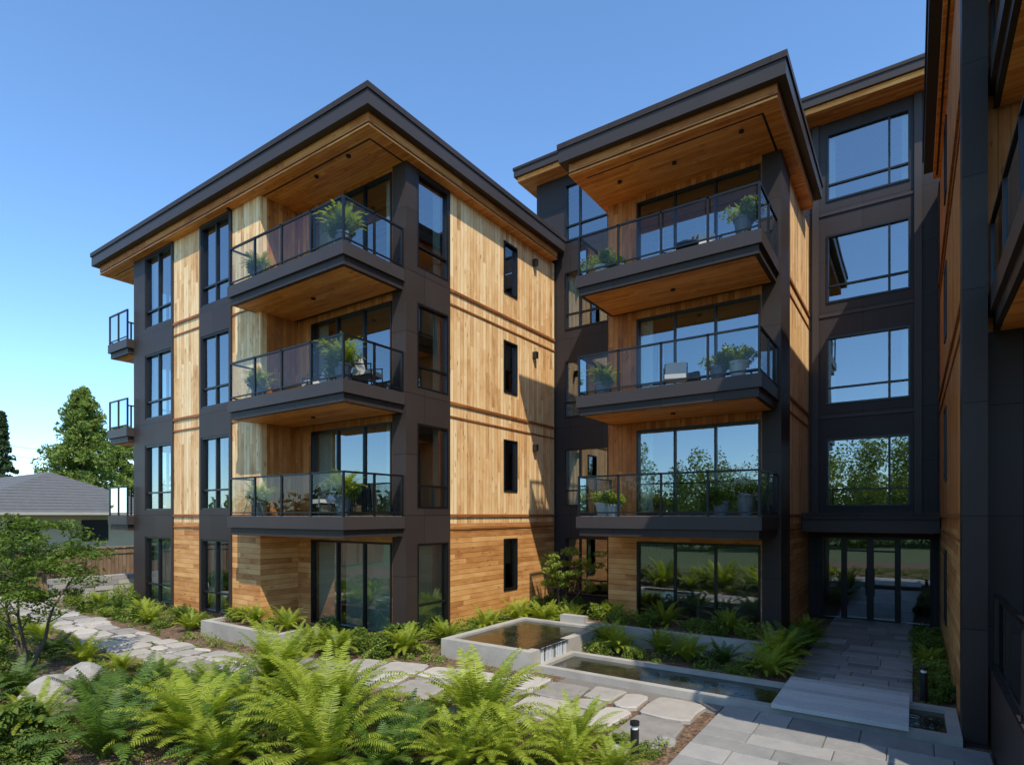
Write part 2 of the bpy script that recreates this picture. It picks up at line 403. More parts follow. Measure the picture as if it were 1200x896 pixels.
# ------------------------------------------------------------------ CENTRE BUILDING
g=Grp('apartment_building',(-5,17,0))
X0,X1,YF=-7.3,-2.7,15.5
hC=[(-6.42,-3.14,F[i]+.05,F[i]+2.42+(.15 if i==3 else 0)) for i in range(4)]
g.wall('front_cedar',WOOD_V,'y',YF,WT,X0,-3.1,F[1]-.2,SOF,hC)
g.wall('front_siding',WOOD_H,'y',YF,WT,X0,-3.1,0,F[1]-.2,hC)
for i in range(4): g.window('y',YF,1,*hC[i],vs=(.33,.66),hs=(),curtain=[(0,.12,0)] if i in(1,2) else None)
g.box('corner_column',DARK,-3.1,X1+.04,YF-.04,YF+.9,0,SOF)
g.box('side_dark',DARK,X1-.2,X1+.03,YF+.9,YF+1.25,0,SOF)
g.wall('side_pale_cedar',WOOD_L,'x',X1,-WT,YF+1.25,20.3,F[1]-.2,SOF)
g.wall('side_siding',WOOD_H,'x',X1,-WT,YF+1.25,20.3,0,F[1]-.2)
for i in (1,2,3): band(g,'x',X1,-1,YF+1.25,20.29,F[i])
g.wall('west_cedar',WOOD_V,'x',X0,WT,YF+WT,20.3,0,SOF)
for i in range(4):
    g.box('interior_floors',INTF,X0+.2,X1-.2,YF+.2,20.2,F[i]-.1,F[i])
    if i: g.box('interior_ceilings',INTC,X0+.2,X1-.2,YF+.2,20.2,F[i]-.4,F[i]-.101)
g.box('interior_walls',INTW,X0+.2,X1-.2,19.3,19.45,0,SOF); g.box('interior_walls',INTW,-5.3,-5.2,17.3,19.3,0,SOF)
for i in (1,2,3):
    g.slab(-7.25,X1,13.43,YF-.045,F[i])
    g.railing([(-7.19,YF-.1),(-7.19,13.49),(X1-.06,13.49),(X1-.06,YF-.08)],F[i])
    downlights(g,[(-5,14.4)],F[i]-.51)
downlights(g,[(-5,14.5),(-3.3,14.2),(-6.5,14.5)],SOF-.03)
roof(g,-7.7,-2.2,13.3,19.2,SOF,TOP)
g.done()

# ------------------------------------------------------------------ REAR BUILDING (five storeys)
g=Grp('apartment_building',(-3,24,0))
S5=F[4]+2.75; T5=S5+.47
YL=18.1; YR=20.3
h=[(-10.2,-8.5,F[i]+.35,F[i]+2.38) for i in range(5)]
g.wall('dark_cladding',DARK2,'y',YL,WT,-11.4,X0,0,S5,h)
for i in range(5): g.window('y',YL,1,*h[i],vs=(.34,),hs=(.55,),curtain=[(0,.3,0)] if i%2 else None)
g.wall('dark_cladding',DARK2,'x',X0,-WT,YL+WT,YR+.3,0,S5)
g.wall('dark_cladding',DARK2,'x',-11.4,WT,YL+WT,28,0,S5)
h=[(-2.2,-.06,F[i]+.3,F[i]+2.38) for i in range(1,5)]
he=[(-2.35,.45,.02,2.55)]
g.wall('dark_cladding',DARK2,'y',YR,WT,X0-.001,.6,0,S5,h+he)
g.wall('dark_cladding',DARK2,'y',YR,WT,.6,9,0,S5)
for i in range(4): g.window('y',YR,1,*h[i],vs=(.76,),hs=(.52,),curtain=[(0,.1,0),(.9,1,0)] if i in(1,3) else None)
for x in (-2.5,.12): g.box('vertical_trims',FASC,x-.09,x+.09,YR-.07,YR-.001,3.25,S5)
for i in (2,3,4): g.box('spandrel_trims',FASC,-2.4,.02,YR-.035,YR-.001,F[i]-.12,F[i]-.04)
g.window('y',YR,1,-2.35,-1.75,.02,2.55,(),(),proud=.02); g.window('y',YR,1,-.35,.45,.02,2.55,(),(),proud=.02)
g.window('y',YR,1,-1.75,-1.05,.02,2.55,(),(2.1,),fw=.09,proud=.05); g.window('y',YR,1,-1.05,-.35,.02,2.55,(),(2.1,),fw=.09,proud=.05)
for x in (-1.16,-.95): 
    g.box('door_handles',RAILM,x-.012,x+.012,YR-.12,YR-.09,.8,1.6); 
    for z in(.85,1.55): g.box('door_handles',RAILM,x-.01,x+.01,YR-.09,YR-.04,z-.01,z+.01)
g.box('entry_canopy',FASC,-2.66,.57,18.7,YR-.001,2.72,3.22); g.box('entry_canopy_cap',DARK,-2.66,.575,18.62,YR-.09,3.08,3.26)
g.box('canopy_soffit',SOFF,-2.5,.45,18.85,YR-.1,2.705,2.75)
for i in range(5):
    for (a,b,c,d) in ((-11.2,X0-.2,YL+.2,27),(X0,9,YR+.2,27)):
        g.box('interior_floors',INTF,a,b,c,d,F[i]-.1,F[i])
        if i: g.box('interior_ceilings',INTC,a,b,c,d,F[i]-.4,F[i]-.101)
g.box('interior_walls',INTW,-11.2,9,24.4,24.6,0,S5); g.box('interior_walls',INTW,-3.6,-3.5,YR+.2,24.4,0,S5); g.box('interior_walls',INTW,2.5,2.6,YR+.2,24.4,0,S5)
g.box('rear_wall',DARK2,-11.4,9,28,28.2,0,S5)
def roof5(x0,x1,y0,y1):
    g.box('roof_fascia',FASC,x0,x1,y0,y1,S5+.16,T5); g.box('roof_fascia_cap',DARK,x0-.03,x1+.03,y0-.03,y1+.03,T5-.08,T5+.02)
    g.box('roof_soffit',SOFF,x0+.1,x1-.1,y0+.1,y1-.1,S5-.01,S5+.16)
roof5(-11.95,-6.9,17.4,28.4); roof5(-6.86,9.2,19.45,28.4)
g.done()

# ------------------------------------------------------------------ RIGHT BUILDING
g=Grp('apartment_building',(4,13,0))
XW=.6
h=[(15.6,16.4,F[i]+.78,F[i]+2.4) for i in range(4)]
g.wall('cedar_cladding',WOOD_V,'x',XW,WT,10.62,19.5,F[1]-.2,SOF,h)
g.wall('siding',WOOD_H,'x',XW,WT,10.62,19.5,0,F[1]-.2,h)
g.wall('dark_cladding',DARK,'x',XW-.03,WT,19.5,YR-.001,0,SOF)
for i in range(4): g.window('x',XW,1,*h[i],vs=(),hs=())
for i in (1,2,3): band(g,'x',XW,1,10.62,19.5,F[i])
g.box('dark_columns',DARK,XW-.04,.84,10.2,10.62,0,SOF)
g.wall('recess_return',DARK,'y',10.62,.18,.84,2.8,0,F[2]-.5)
g.wall('recess_cedar_return',WOOD_V,'y',10.62,.18,.84,2.8,F[2]-.5,SOF)
for i in (2,3):
    g.box('balcony_edges',FASC,.87,2.6,6.5,10.6,F[i]-.3,F[i]); g.box('balcony_lower_edges',DARK,.93,2.6,6.56,10.6,F[i]-.5,F[i]-.3)
    g.box('balcony_soffits',SOFF,1.0,2.58,6.63,10.58,F[i]-.512,F[i]-.45)
    g.railing([(.92,10.55),(.92,6.55),(2.6,6.55)],F[i])
hb=[(6.9,9.9,F[i]+.05,F[i]+2.4) for i in (0,1,2,3)]
g.wall('recess_wall',WOOD_V,'x',2.6,WT,6.6,10.62,0,SOF,hb)
for i in range(4): g.window('x',2.6,1,*hb[i],vs=(.5,),hs=())
g.box('terrace_wall',DARK,.87,2.6,6.5,10.18,0,1.1)
g.railing([(.92,10.1),(.92,6.55)],1.1)
g.box('end_wall',DARK,2.8,9,6.4,6.6,0,SOF); g.box('east_wall',DARK,8.8,9,6.6,YR-.3,0,SOF)
for i in range(4):
    g.box('interior_floors',INTF,.8,8.8,10.82,20.2,F[i]-.3,F[i]); g.box('interior_floors',INTF,2.8,8.8,6.6,10.819,F[i]-.3,F[i])
g.box('interior_walls',INTW,5,5.2,6.6,20,0,SOF)
roof(g,.24,9.3,6.2,19.4,SOF,TOP,lines=False)
g.box('soffit_reveals',BLACK,.5,.54,6.8,19.0,SOF-.034,SOF)
g.done()

# ------------------------------------------------------------------ ground, water, paving
def sheet(name,mat,x0,x1,y0,y1,z):
    g=Grp(name,(0,0,0)); g.face('s',mat,[(x0,y0,z),(x1,y0,z),(x1,y1,z),(x0,y1,z)]); return g.done(True)
sheet('ground',MULCH,-500,500,-500,500,0)
g=Grp('lawn'); 
for a in ((-200,-27.5,-200,300),(-27.5,200,-200,-4)): g.face('s',LAWN,[(a[0],a[2],.004),(a[1],a[2],.004),(a[1],a[3],.004),(a[0],a[3],.004)])
g.done(True)
g=Grp('reflecting_pool',(-4,10.7,0))
def ring(x0,x1,y0,y1,zt,w):
    g.box('concrete_curb',CONC,x0,x1,y0,y0+w,-.05,zt); g.box('concrete_curb',CONC,x0,x1,y1-w,y1,-.05,zt)
    g.box('concrete_curb',CONC,x0,x0+w,y0+w,y1-w,-.05,zt); g.box('concrete_curb',CONC,x1-w,x1,y0+w,y1-w,-.05,zt)
ring(-6.35,.56,10.0,11.55,.14,.16)
g.face('water',WATER,[(-6.2,10.15,.07),(.45,10.15,.07),(.45,11.4,.07),(-6.2,11.4,.07)])
ring(-8.75,-6.35,9.85,13.2,.42,.2) 
g.face('upper_water',WATER,[(-8.6,9.95,.37),(-6.5,9.95,.37),(-6.5,13.1,.37),(-8.6,13.1,.37)])
for k in range(26):
    y=10.25+k*.04
    if random.random()<.85: g.box('waterfall',FALL,-6.35,-6.325-random.random()*.03,y,y+.012+random.random()*.018,.07,.435)
g.box('spillway_lip',FRAME,-6.6,-6.3,10.2,11.35,.422,.43)
g.done()
g=Grp('concrete_planter',(-5,14.4,0))
g.box('walls',CONC,-6.9,-2.5,13.28,13.46,-.05,.45); g.box('walls',CONC,-2.68,-2.5,13.46,15.3,-.05,.45); g.box('walls',CONC,-7.6,-6.9,13.21,13.43,-.05,.6)
g.box('soil',MULCH,-7.3,-2.69,13.47,15.4,0,.38); g.done()
g=Grp('concrete_planter',(-13,8.7,0))
g.box('walls',CONC,-15.6,-12.2,8.0,8.18,-.05,.4); g.box('walls',CONC,-15.6,-15.42,8.18,9.2,-.05,.4); g.box('walls',CONC,-12.38,-12.2,8.18,9.2,-.05,.4)
g.box('soil',MULCH,-15.42,-12.38,8.18,9.2,0,.33); g.done()
g=Grp('footbridge',(-1,10.8,0))
y=9.9
while y<11.7:
    g.box('planks',PLANKM,-1.85,-.05,y,y+.215,.15,.22+random.uniform(-.003,.003)); y+=.235
g.box('bearers',CONC,-1.8,-1.65,9.95,11.65,.142,.149)
g.done()

path=[(-32,7.3),(-24,6.9),(-18.7,6.6),(-14,6.45),(-11.2,6.95),(-9.2,7.85),(-7,8.5),(-4.5,8.7),(-2.75,8.65)]
def path_pt(s):
    acc=0
    for i in range(len(path)-1):
        a=Vector(path[i]);b=Vector(path[i+1]);L=(b-a).length
        if s<=acc+L: t=(s-acc)/L; return a+(b-a)*t,(b-a).normalized()
        acc+=L
    return Vector(path[-1]),(Vector(path[-1])-Vector(path[-2])).normalized()
PL=sum((Vector(path[i+1])-Vector(path[i])).length for i in range(len(path)-1))
def dist_path(x,y):
    d=1e9
    for i in range(len(path)-1):
        ax,ay=path[i];bx,by=path[i+1]; L2=(bx-ax)**2+(by-ay)**2
        t=max(0,min(1,((x-ax)*(bx-ax)+(y-ay)*(by-ay))/L2)); d=min(d,math.hypot(x-ax-t*(bx-ax),y-ay-t*(by-ay)))
    return d
def stone(g,pts,z0,z1,mat,part='stones',bev=.03):
    c=Vector((sum(p[0] for p in pts)/len(pts),sum(p[1] for p in pts)/len(pts)))
    p=g._p(part,mat); b=len(p['v']); n=len(pts)
    top=[c+(Vector(q)-c)*(1-bev/max(.1,(Vector(q)-c).length)) for q in pts]
    p['v']+=[(q[0],q[1],z0) for q in pts]+[(q[0],q[1],z1-bev*.6) for q in pts]+[(q[0],q[1],z1) for q in top]
    fs=[]
    for lv in (0,1):
        for k in range(n): fs.append((b+lv*n+k,b+lv*n+(k+1)%n,b+(lv+1)*n+(k+1)%n,b+(lv+1)*n+k))
    fs.append(tuple(b+2*n+k for k in range(n)))
    for f in fs:
        p['f'].append(f)
        for i in f: p['uv'].append((p['v'][i][0],p['v'][i][1]))
g=Grp('flagstone_path',(-12,7,0))
s=0
def off(s,o):
    p,d=path_pt(min(max(s,0),PL)); return p+Vector((-d.y,d.x))*o
while s<PL-.3:
    w=.68+.32*min(1,max(0,(s-16)/12)); 
    L=random.uniform(.45,1.0); L=min(L,PL-s)
    k=random.choice([2,2,3]); cuts=[-w]+sorted([(-w+2*w*(j+1)/k)+random.uniform(-.24,.24) for j in range(k-1)])+[w]
    for j in range(k):
        gp=.045
        sk=random.uniform(-.05,.05)
        o0=cuts[j]+gp+ (random.uniform(-.2,.14) if j==0 else 0); o1=cuts[j+1]-gp+(random.uniform(-.14,.2) if j==k-1 else 0)
        sa=s+gp+sk*.5; sb=s+L-gp+sk*.5; om=(o0+o1)/2
        c_=random.uniform(.03,.09)
        q=[off(sa+c_,o0),off((sa+sb)/2,o0-random.uniform(0,.05)),off(sb-c_,o0),off(sb,o0+c_),off(sb+random.uniform(-.03,.03),om),off(sb,o1-c_),off(sb-c_,o1),off((sa+sb)/2,o1+random.uniform(0,.05)),off(sa+c_,o1),off(sa,o1-c_),off(sa+random.uniform(-.03,.03),om),off(sa,o0+c_)]
        q=[(v[0]+random.uniform(-.025,.025),v[1]+random.uniform(-.025,.025)) for v in q]
        stone(g,q,0,.05+random.uniform(0,.025),FLAG)
    s+=L
g.done()
g=Grp('gravel_bed')
for (a,b,c,d) in ((-5.6,-2.6,9.5,10.0),): g.face('s',GRAV,[(a,c,.008),(b,c,.008),(b,d,.008),(a,d,.008)])
g.done(True)
def paving(name,x0,x1,y0,y1,z=.06,cw=.85,ch=.5):
    g=Grp(name,((x0+x1)/2,(y0+y1)/2,0))
    g.face('joint_bed',GRAV,[(x0,y0,z-.02),(x1,y0,z-.02),(x1,y1,z-.02),(x0,y1,z-.02)])
    y=y0
    while y<y1-.05:
        hh=min(random.choice([ch,ch*.8,ch*1.25]),y1-y); x=x0
        while x<x1-.02:
            ww=min(random.uniform(cw*.55,cw*1.3),x1-x)
            if x1-x-ww<.2: ww=x1-x
            gp=.007
            stone(g,[(x+gp,y+gp),(x+ww-gp,y+gp),(x+ww-gp,y+hh-gp),(x+gp,y+hh-gp)],0,z+random.uniform(-.002,.003),SLATE,'slabs',.008)
            x+=ww
        y+=hh
    g.done()
paving('entry_walkway',-1.98,0.0,11.56,20.29)
paving('courtyard_paving',-2.55,.84,6.9,9.9)

# ------------------------------------------------------------------ vegetation
def mesh_np(name,V,Fc,mat):
    me=bpy.data.meshes.new(name); me.from_pydata(V.tolist() if hasattr(V,'tolist') else V,[],Fc.tolist() if hasattr(Fc,'tolist') else Fc)
    me.materials.append(mat); me.update(); return me
def unit(a): return a/np.maximum(np.linalg.norm(a,axis=1,keepdims=True),1e-6)
def leaves(name,P,size,mat,up=.6,asp=.45):
    n=len(P); s=size*(rng.uniform(.6,1.3,(n,1)))
    nrm=unit(rng.normal(size=(n,3))+np.array([0,0,up*2]))
    a=unit(np.cross(nrm,rng.normal(size=(n,3)))); b=np.cross(nrm,a)
    V=np.empty((n,4,3)); V[:,0]=P-a*s; V[:,1]=P+b*s*asp-a*s*.1; V[:,2]=P+a*s-nrm*s*.25; V[:,3]=P-b*s*asp-a*s*.1
    return mesh_np(name,V.reshape(-1,3),np.arange(n*4).reshape(n,4),mat)
def clumps(n,centers,rad,fz=1.0):
    idx=rng.integers(0,len(centers),n); c=np.array(centers)[idx]; r=np.array(rad)[idx][:,None]
    d=unit(rng.normal(size=(n,3)))*rng.uniform(.25,1,(n,1))**.5
    d[:,2]*=fz
    return c+d*r
def add(name,me,loc,rot=0,sc=1,parent=None):
    o=bpy.data.objects.new(name,me); COL.objects.link(o); o.location=loc; o.rotation_euler=(0,0,rot)
    o.scale=(sc,sc,sc) if not isinstance(sc,tuple) else sc
    if parent: o.parent=parent
    return o
def fern_mesh(name,nf,L,mat,npin=30,wm=.13,tilt=(55,84)):
    V=[];Fc=[]
    for k in range(nf):
        az=2*math.pi*(k/nf)+random.uniform(-.3,.3); inner=(k%3==0)
        phi=math.radians(random.uniform(*tilt)+(7 if inner else -6)); Lf=L*random.uniform(.72,1.12); curve=math.radians(random.uniform(55,100) if not inner else random.uniform(30,65))
        side=random.uniform(-.4,.4)
        pos=Vector((0.04*math.cos(az),.04*math.sin(az),.03)); a=az
        st=Lf/npin
        for i in range(npin):
            t=i/npin; ph=phi-curve*t**1.7-curve*.1*t; a=az+side*t*t
            d=Vector((math.cos(ph)*math.cos(a),math.cos(ph)*math.sin(a),math.sin(ph)))
            nx=pos+d*st; perp=Vector((-math.sin(a),math.cos(a),0))
            b=len(V); r=.007*(1-t*.8)
            V+= [tuple(pos-perp*r),tuple(pos+perp*r),tuple(nx+perp*r),tuple(nx-perp*r)]; Fc.append((b,b+1,b+2,b+3))
            if t>.08:
                w=wm*(math.sin(math.pi*min(1,(t-.06)*.9+.12))**.8)*random.uniform(.88,1.1)
                for sg in (-1,1):
                    dr=(perp*sg*.93+d*.34+Vector((0,0,-.12+random.uniform(-.12,.12)))).normalized()
                    base=pos+d*st*.4; b=len(V); hw=d*(st*.4)
                    V+= [tuple(base-hw*.8),tuple(base+dr*w*.5-hw*.85),tuple(base+dr*w),tuple(base+dr*w*.5+hw*.8),tuple(base+hw*.8)]
                    Fc.append((b,b+1,b+2,b+3,b+4))
            pos=nx
    return mesh_np(name,V,Fc,mat)
ferns=[fern_mesh('sword_fern_a',46,1.12,L_FERN,42,.12),fern_mesh('sword_fern_b',42,1.08,L_FERN,40,.115,(50,80)),fern_mesh('sword_fern_c',44,1.0,L_FERN,38,.125)]
dferns=[fern_mesh('dark_fern_a',32,1.0,L_DFERN,32,.135,(45,78)),fern_mesh('dark_fern_b',28,.9,L_DFERN,28,.135)]
FL=[(-9.3,6.1,1.4,0),(-5.05,6.5,1.35,0),(-6.9,5.35,1.5,0),(-8.1,4.1,1.25,0),(-9.9,3.7,1.2,1),(-3.75,6.95,.8,0),(-6.0,4.6,1.2,0),(-5.6,5.5,.9,1),
    (-10.9,4.6,1.0,1),(-11.8,5.3,.6,0),(-7.9,6.3,.75,0),(-8.7,3.2,1.1,1),(-3.0,6.5,.55,0),(-4.3,5.9,.9,0),(-7.4,4.2,1.0,1),(-9.0,4.9,1.0,1),(-7.8,5.4,.9,0),(-4.6,5.5,.85,0),(-10.6,3.0,.8,0),(-10.0,5.4,.8,0),(-6.1,6.2,.6,1),(-9.4,4.3,.8,0),(-7.1,3.9,.8,0),(-6.2,7.0,.45,0),(-3.5,6.3,.6,0),(-5.3,4.9,.9,1),(-11.3,3.9,.8,1),(-8.2,5.0,.8,0),
    (-2.25,14.2,1.05,1),(-2.3,13.0,.95,0),(-2.35,12.3,.7,0),(-4.0,12.5,.75,0),(-5.6,12.4,.75,0),(-3.3,12.6,.7,1),(-6.0,12.8,.75,0),(-4.8,12.9,.7,0),(-2.2,15.4,.85,1),(-2.25,16.6,.7,0),
    (-12.8,8.7,.65,0),(-14.2,8.7,.65,0),(-15.0,8.7,.5,0),(-9.6,9.6,.8,0),(-9.5,12.5,.8,0),(-9.4,14.0,.85,0),(-8.6,14.1,.85,0),(-8.0,14.4,.75,0),(-17.4,8.4,.75,1),(-19.8,8.4,.7,0),(-21.4,8.3,.7,1),(-11.6,8.6,.8,0),(-10.7,8.5,.8,0),(-9.5,10.9,.7,0),(-16.4,8.1,.6,0),(-18.4,8.0,.6,0),(-22.6,8.2,.7,0),
    (.25,13.2,.5,1),(.28,15.0,.55,0),(.25,16.6,.45,1),(-13,3.4,.9,1),(-14.6,5.0,.7,0),(-16,4.9,.8,1),(-12.3,2.7,.9,1),(-5.2,14.3,.75,0),(-3.6,14.3,.65,0),(-6.6,14.4,.65,0),(-17.8,5.2,.7,0),(-13.2,5.2,.5,0)]
def zat(x,y): return .38 if (13.47<y<15.4 and -7.3<x<-2.69) else (.33 if (8.18<y<9.2 and -15.42<x<-12.38) else 0)
for x,y,s,dk in FL:
    me=random.choice(dferns if dk else ferns)
    o=add('sword_fern',me,(x,y,zat(x,y)),random.uniform(0,6.28),(s,s,s*random.uniform(.92,1.06))); o.rotation_euler[0]=random.uniform(-.1,.1); o.rotation_euler[1]=random.uniform(-.08,.08)
def shrub_mesh(name,mat,n=1500,size=.045,flat=.8,nc=16,up=.6):
    cs=[];rs=[]
    for k in range(nc):
        d=unit(rng.normal(size=(1,3)))[0]; cs.append((d[0]*.3,d[1]*.3,.32*flat+d[2]*.26*flat)); rs.append(random.uniform(.1,.2))
    P=clumps(n,cs,rs); P[:,2]=np.abs(P[:,2]); return leaves(name,P,size,mat,up)
shr=[shrub_mesh('shrub_a',L_SHRUB,2200,.035),shrub_mesh('shrub_b',L_LIGHT,1500,.04,.7),shrub_mesh('shrub_c',L_COVER,1800,.03,.6),shrub_mesh('shrub_d',L_SHRUB,900,.07,.8)]
SL=[(-10.0,8.9,1.2,0),(-10.1,10.0,1.1,3),(-10.05,11.2,1.0,0),(-9.9,12.2,1.0,1),(-9.9,13.2,1.1,1),(-9.9,14.6,1.2,1),(-9.7,15.8,1.2,0),(-9.9,16.9,1.2,0),(-8.8,15.2,1.2,1),(-8.5,16.4,1.3,0),(-10.9,9.6,1.1,0),(-11.6,9.4,1.,1),(-12.6,9.7,.9,0),(-9.4,11.6,.9,0),(-9.3,13.0,1.,0),
    (-16.8,8.6,1.1,0),(-18.2,8.7,1.0,1),(-19.0,8.1,1.1,0),(-20.6,8.8,1.1,2),(-22.0,8.8,1.1,0),(-23.3,8.6,1.2,0),(-24.6,8.3,1.2,1),(-17.6,7.9,.8,2),(-21,7.8,.8,1),(-20.0,7.9,.8,0),(-22.4,7.8,.8,1),
    (-15.1,8.7,.8,1),(-13.4,8.7,.8,2),(-11.7,8.2,.8,1),(-6.2,14.1,1.0,1),(-4.4,14.2,.9,2),(-3.1,14.2,.9,1),(-6.9,14.3,1.,1),(-5.6,14.0,.9,0),(-3.8,13.8,.8,0),
    (-6.0,12.1,.8,1),(-5.1,12.1,.7,2),(-2.9,12.1,.6,2),(.28,12.4,.8,0),(.3,14.1,.8,1),(.3,15.8,.9,0),(.3,17.4,.9,2),(.25,18.2,.8,0),
    (-15.2,3.6,1.2,0),(-16.8,3.9,1.2,1),(-18.5,4.8,1.1,0),(-20,5.2,1.0,1),(-22,5.0,1.2,0),(-24,5.4,1.2,0),(-26,5.2,1.5,0),(-13.6,2.6,1.2,0),(-11.3,2.2,1.3,0),(-10.5,5.6,.6,2),
    (-2.9,7.35,.45,2),(-3.35,7.6,.4,1),(-26.5,9,1.6,0),(-25.5,11,1.5,0),(-26.3,13.,1.6,1),(-10.2,2.6,1.1,3),(-9.2,2.5,1.,0),(-24.3,9.8,1.3,1),(-24.5,12,1.4,0)]
for x,y,s,k in SL:
    add('garden_shrub',shr[k],(x,y,zat(x,y)),random.uniform(0,6.28),(s,s*random.uniform(.85,1.1),s*random.uniform(.75,1.05)))
def blocked(x,y):
    if dist_path(x,y)<.9: return True
    for a,b,c,d in ((-8.9,-6.2,9.7,13.4),(-6.5,.7,9.6,11.65),(-2.1,.1,11.5,20.4),(-2.7,.9,6.8,10),(-15.7,-12.1,7.9,9.25),(-22.9,-15.0,9.3,18),(-22.9,-10.5,10.5,18),(-7.4,-2.4,13.2,20),(-11.5,-7.3,18,20)):
        if a<x<b and c<y<d: return True
    return False
seeds=[]
while len(seeds)<1200:
    x=random.uniform(-27,.5); y=random.uniform(1.5,18)
    if y>10.5 and x<-10.5 and x>-23: continue
    if x>.45: continue
    if blocked(x,y): continue
    if y<7 and x>-5 and random.random()<.4: continue
    seeds.append((x,y,random.uniform(.0,.06))) 
rs=[random.uniform(.12,.32) for _ in seeds]
P=clumps(95000,seeds,rs); P[:,2]=np.abs(P[:,2])*.75+.01
keep=np.array([not blocked(x,y) or random.random()<.08 for x,y in P[:,:2]]); P=P[keep]
J=[]
for k in range(330):
    q=off(random.uniform(6,PL-.5),random.uniform(-.98,.98)); J.append((q.x,q.y,.0))
PJ=clumps(9000,J,[random.uniform(.04,.11) for _ in J],.5); PJ[:,2]=np.abs(PJ[:,2])+.012
P=np.vstack([P,PJ])
add('ground_cover_plants',leaves('ground_cover',P,.033,L_COVER,.8),(0,0,0))
g=Grp('mulch_chips')
for k in range(5000):
    x=random.uniform(-13,-2.8); y=random.uniform(3,9)
    if blocked(x,y): continue
    a=random.uniform(0,3.14); l=random.uniform(.015,.05); dx,dy=math.cos(a)*l,math.sin(a)*l
    g.face('chips',FENCEW,[(x-dx-dy*.3,y-dy+dx*.3,.008+random.random()*.03),(x+dx-dy*.3,y+dy+dx*.3,.008+random.random()*.03),(x+dx+dy*.3,y+dy-dx*.3,.008+random.random()*.02),(x-dx+dy*.3,y-dy-dx*.3,.006+random.random()*.02)])
g.done(True)

import bmesh
def rock(loc,s,seed):
    bm=bmesh.new(); bmesh.ops.create_icosphere(bm,subdivisions=3,radius=1); r=random.Random(seed)
    pl=[Vector((r.uniform(-1,1),r.uniform(-1,1),r.uniform(-.4,1))).normalized() for _ in range(11)]; dd=[r.uniform(.62,.9) for _ in pl]
    for v in bm.verts:
        for n_,d_ in zip(pl,dd):
            e=v.co.dot(n_)-d_
            if e>0: v.co-=n_*e*.93
        v.co+=v.co.normalized()*r.uniform(-.012,.012)
    me=bpy.data.meshes.new('rock'); bm.to_mesh(me); bm.free(); me.materials.append(ROCKM)
    add('boulder',me,loc,r.uniform(0,6),s)
for i,(x,y,s) in enumerate([(-11.6,3.5,(.55,.42,.42)),(-12.5,4.3,(.5,.38,.36)),(-4.1,7.2,(.32,.26,.2)),(-3.2,7.05,(.25,.22,.15)),(-5.9,6.9,(.25,.3,.16)),(-10.3,6.0,(.3,.22,.18)),(-12.4,5.4,(.3,.25,.16)),(-25,6.,(.5,.4,.4)),(-2.85,7.9,(.16,.14,.1)),(-7.0,7.3,(.2,.18,.12)),(-4.9,7.35,(.2,.2,.12))]): rock((x,y,s[2]*.4),s,i)

def tree(name,base,h,cr,ncl,nl,ls,mat,trunk_r=.07,multi=3,czr=(.35,1.),fz=.45):
    g=Grp(name,base); bx,by,bz=base; ends=[]
    for m in range(multi):
        az=2*math.pi*m/multi+random.uniform(-.5,.5); p=Vector((bx+.03*math.cos(az),by+.03*math.sin(az),bz)); d=Vector((math.cos(az)*.35,math.sin(az)*.35,1)).normalized(); r=trunk_r
        for sg in range(6):
            q=p+d*(h*.62/6); g.tube('trunk',BARK,p,q,r,r*.82); r*=.82
            d=(d+Vector((random.uniform(-.25,.25),random.uniform(-.25,.25),0))).normalized()
            if sg>=2:
                for _ in range(2):
                    a2=random.uniform(0,6.28); e=q+Vector((math.cos(a2),math.sin(a2),random.uniform(.25,.8)))*cr*random.uniform(.4,.8)
                    mid=(q+e)/2+Vector((0,0,.05*h*.3)); g.tube('trunk',BARK,q,mid,r*.6,r*.35,5); g.tube('trunk',BARK,mid,e,r*.35,r*.12,5); ends.append(e)
            p=q
        ends.append(p)
    e=g.done()
    cs=[];rr=[]
    for k in range(ncl):
        if k<len(ends): c=ends[k]-Vector(base)
        else:
            d=unit(rng.normal(size=(1,3)))[0]; zc=h*(czr[0]+czr[1])/2; zr=h*(czr[1]-czr[0])/2*.88
            c=Vector((d[0]*cr*.9,d[1]*cr*.9,zc+d[2]*zr))
        cs.append(tuple(c)); rr.append(cr*random.uniform(.18,.36))
    P=clumps(nl,cs,rr,fz)
    add('foliage',leaves('foliage',P,ls,mat,.9),(0,0,0),parent=e)
    return e
tree('japanese_maple_tree',(-14.7,4.1,0),3.3,1.15,60,9000,.045,L_MAPLE,.05,3,(.42,1),fz=.42)
tree('vine_maple_tree',(-8.9,15.6,0),2.9,.75,38,5200,.045,L_LIGHT,.03,4,(.25,1))
tree('garden_tree',(-27.5,7.5,0),3.0,1.3,36,5000,.07,L_SHRUB,.06,3)

def conifer(name,base,h,R,n,ls,mat,p=.75):
    g=Grp(name,base); x,y,z=base
    g.tube('trunk',BARK,(x,y,z),(x,y,z+h*.97),.035*h*.6,.02,8)
    nb=int(h*14); cs=[];rr=[]
    for k in range(nb):
        t=(k+random.random())/nb; t=.06+t*.94; rad=R*(1-t)**p*random.uniform(.65,1.08)+.05; az=random.uniform(0,6.28)
        e=(x+rad*math.cos(az),y+rad*math.sin(az),z+h*t-rad*.18)
        if k%3==0: g.tube('trunk',BARK,(x,y,z+h*t),e,.05*(1-t)+.01,.01,4)
        for q in (.35,.65,.95):
            cs.append((rad*q*math.cos(az),rad*q*math.sin(az),h*t-rad*.18*q)); rr.append((.08+.1*(1-t))*R*random.uniform(.6,1.1))
    em=g.done(); P=clumps(n,cs,rr); add('foliage',leaves('foliage',P,ls,mat,.2,.4),(0,0,0),parent=em)
def at(x,z,zz=0):
    r=(x-600)/680*z; return (-.5686*z+.8226*r, .8226*z+.5686*r, zz)
